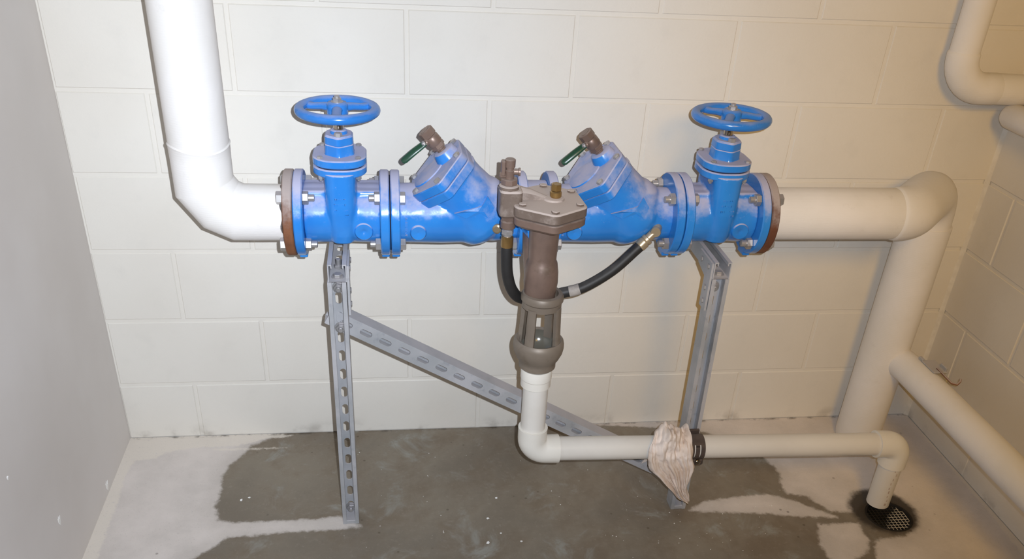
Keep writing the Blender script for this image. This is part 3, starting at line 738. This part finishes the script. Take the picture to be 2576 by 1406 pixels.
# ================================================================== strut stand
W2_, DP, TK = .0206, .0413, .0026
def strut_bm(p0, p1, d, slot0=.03, pitch=.0508, slots=True):
    """channel: web in the plane through p0-p1, sides reaching DP along d (the open side)"""
    p0, p1, d = V(p0), V(p1), V(d).normalized(); a = (p1-p0); L = a.length; a.normalize(); d = (d-a*d.dot(a)).normalized(); wv = a.cross(d)
    bm = BM()
    def at(u, s, h): return p0+wv*u+a*s+d*h
    def bx(u0, u1, h0, h1, s0=0, s1=L):
        vs_ = [bm.verts.new(at(u, s, h)) for s in (s0, s1) for u, h in ((u0, h0), (u1, h0), (u1, h1), (u0, h1))]
        q = vs_; bm.faces.new(q[3::-1]); bm.faces.new(q[4:8])
        for i in range(4): bm.faces.new((q[i], q[(i+1) % 4], q[4+(i+1) % 4], q[4+i]))
    bx(-W2_, -W2_+TK, 0, DP-TK); bx(W2_-TK, W2_, 0, DP-TK)
    bx(-W2_, -W2_+.0095, DP-TK, DP); bx(W2_-.0095, W2_, DP-TK, DP)
    bx(-W2_+.0095-TK, -W2_+.0095, DP-.0085, DP-TK); bx(W2_-.0095, W2_-.0095+TK, DP-.0085, DP-TK)
    iw = W2_-TK; s = 0.0; c = slot0
    def cap(th):
        hl, r_ = .0082, .0072; dx, dy = math.cos(th), math.sin(th)
        if abs(dx) > 1e-6:
            t = r_/abs(dx)
            if abs(t*dy) <= hl: return (t*dx, t*dy)
        sy = hl if dy > 0 else -hl
        b = dy*sy; t = b+math.sqrt(max(0, b*b-hl*hl+r_*r_)); return (t*dx, t*dy)
    while slots and c+pitch/2 < L-.001:
        s0, s1 = (s, c+pitch/2); cc = c
        rect = []
        cr = [(-iw, s0-cc), (iw, s0-cc), (iw, s1-cc), (-iw, s1-cc)]
        for k in range(4):
            for i in range(5):
                t = i/5; rect.append((cr[k][0]*(1-t)+cr[(k+1) % 4][0]*t, cr[k][1]*(1-t)+cr[(k+1) % 4][1]*t))
        hole = [cap(math.atan2(y, x)) for x, y in rect]
        A0 = [bm.verts.new(at(x, cc+y, 0)) for x, y in rect]; H0 = [bm.verts.new(at(x, cc+y, 0)) for x, y in hole]
        A1 = [bm.verts.new(at(x, cc+y, TK)) for x, y in rect]; H1 = [bm.verts.new(at(x, cc+y, TK)) for x, y in hole]
        bridge(bm, A0, H0); bridge(bm, H0, H1); bridge(bm, H1, A1)
        s = s1; c += pitch
    if L-s > 1e-4: bx(-iw, iw, 0, TK, s, L)
    return bm
gstand = 'slotted steel channels of the valve stand'
LPX, RPX = .2385, 1.121
def strut(name, label, p0, p1, d, **k):
    t = thing(name, label, 'channel', p0, gstand); obj('channel', strut_bm(p0, p1, d, **k), M_GALV, t, 0); return t
pl = strut('strut_post', 'left upright slotted steel post standing on the floor under the left gate valve', (LPX, -.379, .001), (LPX-.001, -.379, .697), (0, -1, 0), slot0=.030)
prr = strut('strut_post', 'right upright slotted steel post standing behind the rag and clamp', (RPX+.004, -.379, .001), (RPX-.002, -.379, .697), (0, -1, 0), slot0=.012)
al = strut('support_channel', 'short steel channel arm lying on top of the left post', (LPX+.001, -.421, .6985), (LPX+.001, -.004, .6985), (0, 0, 1), slot0=.026)
ar = strut('support_channel', 'short steel channel arm lying on top of the right post', (RPX-.003, -.421, .6985), (RPX-.003, -.004, .6985), (0, 0, 1), slot0=.026)
bz = strut('strut_brace', 'diagonal slotted steel brace between the two posts', (.212, -.3775, .592), (1.128, -.3775, .0735), (0, 1, 0), slot0=.045)
for t, z, x in ((pl, .668, LPX), (pl, .565, LPX), (pl, .028, LPX), (prr, .662, RPX-.001), (prr, .030, RPX+.004)):
    bm = BM(); bolt_bm(bm, (x, -.382, z), (0, -1, 0), .0115, .009, .008, .006, .3, .014); obj('bolt', bm, M_STEEL, t, 30)
for t, x in ((al, LPX+.001), (ar, RPX-.003)):
    bm = BM(); bolt_bm(bm, (x, -.400, .7015), (0, 0, 1), .0105, .008, .0, ph=.4, washer=.014); obj('bolt', bm, M_STEEL, t, 30)
bm = BM(); bolt_bm(bm, (LPX+.001, -.352, .7015), (0, 0, 1), .0105, .008, .014, .006); obj('bolt', bm, M_STEEL, al, 30)
for t, x in ((pl, LPX), (prr, RPX+.004)):
    bm = BM(); box(bm, (x-.0175, -.4195, .0005), (x+.0175, -.3825, .011), .001); obj('foot', bm, M_GALV, t, 20)
def corner_plate(label, x, s):
    t = thing('corner_plate', label, 'bracket', (x, -.40, .66), 'flat corner plates of the stand')
    pts = [(-.419, .615), (-.381, .615), (-.381, .690), (-.330, .702), (-.330, .736), (-.419, .736)]
    bm = BM(); prism(bm, pts, 0, .005, (x, 0, 0), (0, 1, 0), (0, 0, 1)); obj('plate', bm, M_GALV, t, 20)
    for y, z in ((-.400, .722), (-.352, .720), (-.400, .668), (-.400, .634)):
        bm = BM(); bolt_bm(bm, (x+(.005 if s > 0 else 0), y, z), (s, 0, 0), .0075, .0028, .0, .005); obj('bolt', bm, M_STEEL, t, 30)
corner_plate('flat steel corner plate on the right side of the left post top', LPX+W2_+.0012, 1)
corner_plate('flat steel corner plate on the left side of the right post top', RPX-W2_-.0085, -1)

# ================================================================== PVC drain line
PY = -.455
dp = thing('drain_pipe', 'white plastic drain pipe from the relief valve cup to the floor drain', 'pipe', (.693, PY, .25))
pr_ = .0303
bm = BM(); tube(bm, [(.693, PY, .489), (.694, PY, .30)], pr_, 40); obj('down_pipe', bm, M_PVC, dp, 40)
bm = BM(); lathe(bm, [(.0335, .4405), (.036, .4425), (.036, .462), (.0372, .464), (.0372, .4885), (.0365, .490), (.032, .490)], (.692, PY, 0), (0, 0, 1), 40); obj('collar', bm, M_PVC_FIT, dp, 30, label='white threaded collar')
def elbow90(c, a, b, rb, leg, r, lip):
    """elbow from direction a (end at c+a*..) to direction b"""
    c, a, b = V(c), V(a), V(b); pts = [c+a*(rb+leg)]
    pts += [c+a*rb+b*rb - a*(rb*math.sin(R(t))) - b*(rb*math.cos(R(t))) for t in range(0, 91, 10)]
    pts += [c+b*(rb+leg)]
    bm = BM(); tube(bm, pts, [r]+[r-.0006]*10+[r], 40); return bm
obj('elbow', elbow90((.6945, PY, .2505), (0, 0, 1), V((1, 0, -.025)).normalized(), .036, .032, .0365, 0), M_PVC_FIT, dp, 40)
bm = BM(); tube(bm, [(.74, PY, .2495), (1.18, PY, .2385), (1.650, PY, .2265)], pr_, 40); obj('level_pipe', bm, M_PVC, dp, 40)
obj('elbow', elbow90((1.690, PY, .2255), V((-1, 0, .025)).normalized(), (0, 0, -1), .036, .030, .0365, 0), M_PVC_FIT, dp, 40)
bm = BM(); tube(bm, [(1.690, PY, .19), (1.690, PY, .024)], pr_, 40, True); obj('spout', bm, M_PVC, dp, 40)
bm = BM(); rnd = random.Random(5)
for i in range(9):
    z = .035+i*.0145; az = R(-105+rnd.uniform(-2, 2)+18)
    for k in range(rnd.choice((1, 1, 2))):
        a = az+rnd.uniform(-.14, .14); d = V((math.cos(a), math.sin(a), 0)); s = V((-d.y, d.x, 0))
        prism(bm, [(-.0016, 0), (.0016, 0), (.0016, rnd.uniform(.005, .009)), (-.0016, rnd.uniform(.005, .009))], -.0004, .0003, V((1.690, PY, z))+d*pr_, s, (0, 0, 1))
obj('printed_marks', bm, M_INK, dp, 0, 'stuff', label='faded brown print too worn to read')
# pipe clamp on the right post
pc = thing('pipe_clamp', 'brown slotted strap clamp holding the drain pipe to the right post', 'clamp', (1.121, PY, .24))
CX_, CZ_ = 1.1215, .2400; bm = BM(); r0, r1 = .0312, .0334
us = [-.018, -.0105, -.0070, .0035, .0070, .018]; angs = [180-7.5*i for i in range(0, 33)]   # from the post over the top, front and under
def cp(u, an, r): return V((CX_+u, PY-r*math.cos(R(180-an))*-1*-1, CZ_)) if False else V((CX_+u, PY+r*math.cos(R(an-0))*-1 if False else PY+r*math.cos(R(an)), CZ_+r*math.sin(R(an))))
angs = [25+7.5*i for i in range(0, 29)]                                  # 25 deg (back, above) .. 235 deg (front, below)
for iu in range(len(us)-1):
    for ia in range(len(angs)-1):
        mid = (angs[ia]+angs[ia+1])/2
        if iu in (1, 3) and 140 < mid < 205: continue
        q = [cp(us[iu], angs[ia], r1), cp(us[iu+1], angs[ia], r1), cp(us[iu+1], angs[ia+1], r1), cp(us[iu], angs[ia+1], r1)]
        q2 = [cp(us[iu], angs[ia], r0), cp(us[iu+1], angs[ia], r0), cp(us[iu+1], angs[ia+1], r0), cp(us[iu], angs[ia+1], r0)]
        vs_ = [bm.verts.new(p) for p in q+q2]
        for f in ((0, 1, 2, 3), (7, 6, 5, 4), (0, 4, 5, 1), (1, 5, 6, 2), (2, 6, 7, 3), (3, 7, 4, 0)): bm.faces.new([vs_[i] for i in f])
bmesh.ops.remove_doubles(bm, verts=bm.verts, dist=1e-5)
obj('strap', bm, M_STRAP, pc, 30)
bm = BM(); b0 = cp(0, 25, .0322); box(bm, (CX_-.018, b0.y-.001, b0.z-.002), (CX_+.018, -.4195, b0.z+.018), .001); obj('back_tab', bm, M_STRAP, pc, 20)
bm = BM(); f0 = cp(0, 232, .0335); box(bm, (CX_-.021, f0.y-.006, f0.z-.016), (CX_+.021, f0.y+.014, f0.z+.003), .004); obj('ear', bm, M_STRAP, pc, 30)
bm = BM(); bolt_bm(bm, (CX_+.004, f0.y-.005, f0.z-.003), (0, -1, .5), .0078, .006, .003, .004); lathe(bm, [(.004, 0), (.004, .018)], (CX_-.002, f0.y+.003, f0.z-.014), (-.25, 0, -1), 10); obj('screw', bm, M_CHROME, pc, 30)

# ---- rag
from mathutils import noise as mnoise
def nz3(a, b, c): return mnoise.noise(V((a, b, c)))
def smooth01(t): return t*t*(3-2*t)
def interp(tab, s):
    for (s0, *a), (s1, *b) in zip(tab, tab[1:]):
        if s <= s1:
            t = (s-s0)/(s1-s0); return [x*(1-t)+y*t for x, y in zip(a, b)]
    return list(tab[-1][1:])
CZr = .2412
prof = []
for an in range(10, 181, 5):                                         # round the pipe, back to front
    prof.append((PY+.0345*math.cos(R(an)), CZr+.0345*math.sin(R(an))))
y0, z0 = prof[-1]
for k in range(1, 25): prof.append((y0+.008*smooth01(k/24), z0-(z0-.086)*k/24))
ln = [0]
for a, b in zip(prof, prof[1:]): ln.append(ln[-1]+math.hypot(a[0]-b[0], a[1]-b[1]))
TOT = ln[-1]
edges = [(0, 1.040, 1.090), (.16, 1.012, 1.094), (.30, .990, 1.098), (.40, .984, 1.103), (.48, .990, 1.109), (.55, 1.000, 1.113), (.63, 1.022, 1.113), (.72, 1.044, 1.110), (.80, 1.062, 1.108), (.88, 1.078, 1.113), (.94, 1.090, 1.119), (1.0, 1.113, 1.124)]
bm = BM(); NU, NV = 64, 96; grid = []
for j in range(NV+1):
    s = j/NV; d_ = s*TOT; i = max(k for k in range(len(ln)) if ln[k] <= d_+1e-9); i = min(i, len(prof)-2); t = (d_-ln[i])/(ln[i+1]-ln[i])
    y = prof[i][0]*(1-t)+prof[i+1][0]*t; z = prof[i][1]*(1-t)+prof[i+1][1]*t
    ty, tz = prof[i+1][0]-prof[i][0], prof[i+1][1]-prof[i][1]; l_ = math.hypot(ty, tz); ny_, nz_ = -tz/l_*-1*-1, ty/l_
    if ny_*(y-PY)+nz_*(z-CZr) < 0 and s < .38: ny_, nz_ = -ny_, -nz_
    if s >= .38: ny_, nz_ = -abs(ny_), nz_*(1 if -abs(ny_) == ny_ else -1)
    xl_, xr_ = interp(edges, s); row = []
    for k in range(NU+1):
        u = k/NU; x = xl_*(1-u)+xr_*u
        warp = .10*nz3(u*2.2, s*2.6, 3.1) + .05*math.sin(s*7+1)
        f1 = abs(nz3((u+warp)*5.5+.35*s, s*.9, 7.7)); f2 = abs(nz3((u+warp*.7)*11.0-.6*s, s*1.5, 1.9)); f3 = nz3(u*22, s*3.5, 5.0)
        env = .45+.55*min(1, max(0, (s-.10)/.4)); env *= 1.0 if s < .85 else (1.15-s)/.30
        bul = .030*math.exp(-((s-.24)/.10)**2)*math.exp(-((u-.38)/.24)**2) + .026*math.exp(-((u-1.0)/.10)**2)*math.exp(-((s-.20)/.10)**2)          # crumpled hump over the pipe
        cw = math.exp(-((s-.24)/.13)**2)
        cr_ = cw*(.026*nz3(u*5+warp*3, s*13, 2.2)+.014*abs(nz3(u*10, s*24+warp*8, 9.1)))*(1 if u < .85 else .4)
        h = max(.0006, .005+env*(.024*f1+.011*f2+.003*f3)+bul+cr_)
        if u < .02 or u > .98: h = max(.0006, h*.7)
        row.append(bm.verts.new((x+.0018*math.sin(s*33+u*3)*(1 if k in (0, NU) else .4), y+ny_*h, z+nz_*h)))
    grid.append(row)
for j in range(NV):
    for k in range(NU): bm.faces.new((grid[j][k], grid[j][k+1], grid[j+1][k+1], grid[j+1][k]))
rg = obj('rag', bm, M_RAG, None, 60); tag(rg, 'crumpled stained white rag draped over the drain pipe left of the clamp', 'cloth')
md = rg.modifiers.new('thick', 'SOLIDIFY'); md.thickness = .0014; md.offset = 0
bm = BM(); fp = [(1.004, -.430, .213), (1.016, -.428, .211), (1.026, -.424, .190), (1.016, -.424, .176), (.998, -.426, .168), (1.006, -.428, .186)]
vs_ = [bm.verts.new(p) for p in fp]; bm.faces.new(vs_); fl_ = obj('corner_flap', bm, M_RAG, rg, 0); md = fl_.modifiers.new('thick', 'SOLIDIFY'); md.thickness = .0015

# ================================================================== floor drain
fd = thing('floor_drain', 'round dark floor drain with a wire grate below the spout', 'drain', (DRAIN[0], DRAIN[1], 0))
bm = BM(); x, y, r = DRAIN
lathe(bm, [(r+.0045, .0), (r+.004, .0008), (r-.001, .0008), (r-.003, -.004), (r-.006, -.06), (.03, -.08), (.0, -.08)], (x, y, 0), (0, 0, 1), 48)
bmesh.ops.delete(bm, geom=[f for f in bm.faces if len(f.verts) > 12], context='FACES_ONLY')
obj('body', bm, M_DARK, fd, 40)
bm = BM()
for k in range(-5, 6):
    o_ = k*.0105; hl = math.sqrt(max(0, (r-.004)**2-o_**2))
    if hl < .01: continue
    tube(bm, [(x+o_, y-hl, -.0045), (x+o_, y+hl, -.0045)], .0009, 6); tube(bm, [(x-hl, y+o_, -.0060), (x+hl, y+o_, -.0060)], .0009, 6)
obj('grate', bm, M_GRATE, fd, 40)

# ---- paint flecks strewn on the floor: too small and many to count
bm = BM(); rnd = random.Random(11)
pts = [(.598, -.423, .004), (.589, -.517, .0055), (.676, -.518, .003), (.626, -.484, .003), (-.055, -.305, .005), (-.035, -.295, .004), (.63, -.34, .004)]
pts += [(rnd.uniform(.2, 1.5), rnd.uniform(-.60, -.10), rnd.uniform(.0007, .0016)) for _ in range(60)] + [(rnd.uniform(.8, 1.4), rnd.uniform(-.60, -.40), rnd.uniform(.0007, .0018)) for _ in range(24)]
for (a, b, s) in pts:
    ph = rnd.uniform(0, 6); n = rnd.choice((4, 5, 6))
    prism(bm, [(s*rnd.uniform(.6, 1.2)*math.cos(ph+2*math.pi*i/n), s*rnd.uniform(.6, 1.2)*math.sin(ph+2*math.pi*i/n)) for i in range(n)], .0001, min(.0012, s*.5), (a, b, 0))
fk = obj('paint_flecks', bm, M_CHIP, None, 0, 'stuff'); tag(fk, 'tiny pale paint flecks scattered over the damp concrete floor', 'flecks')
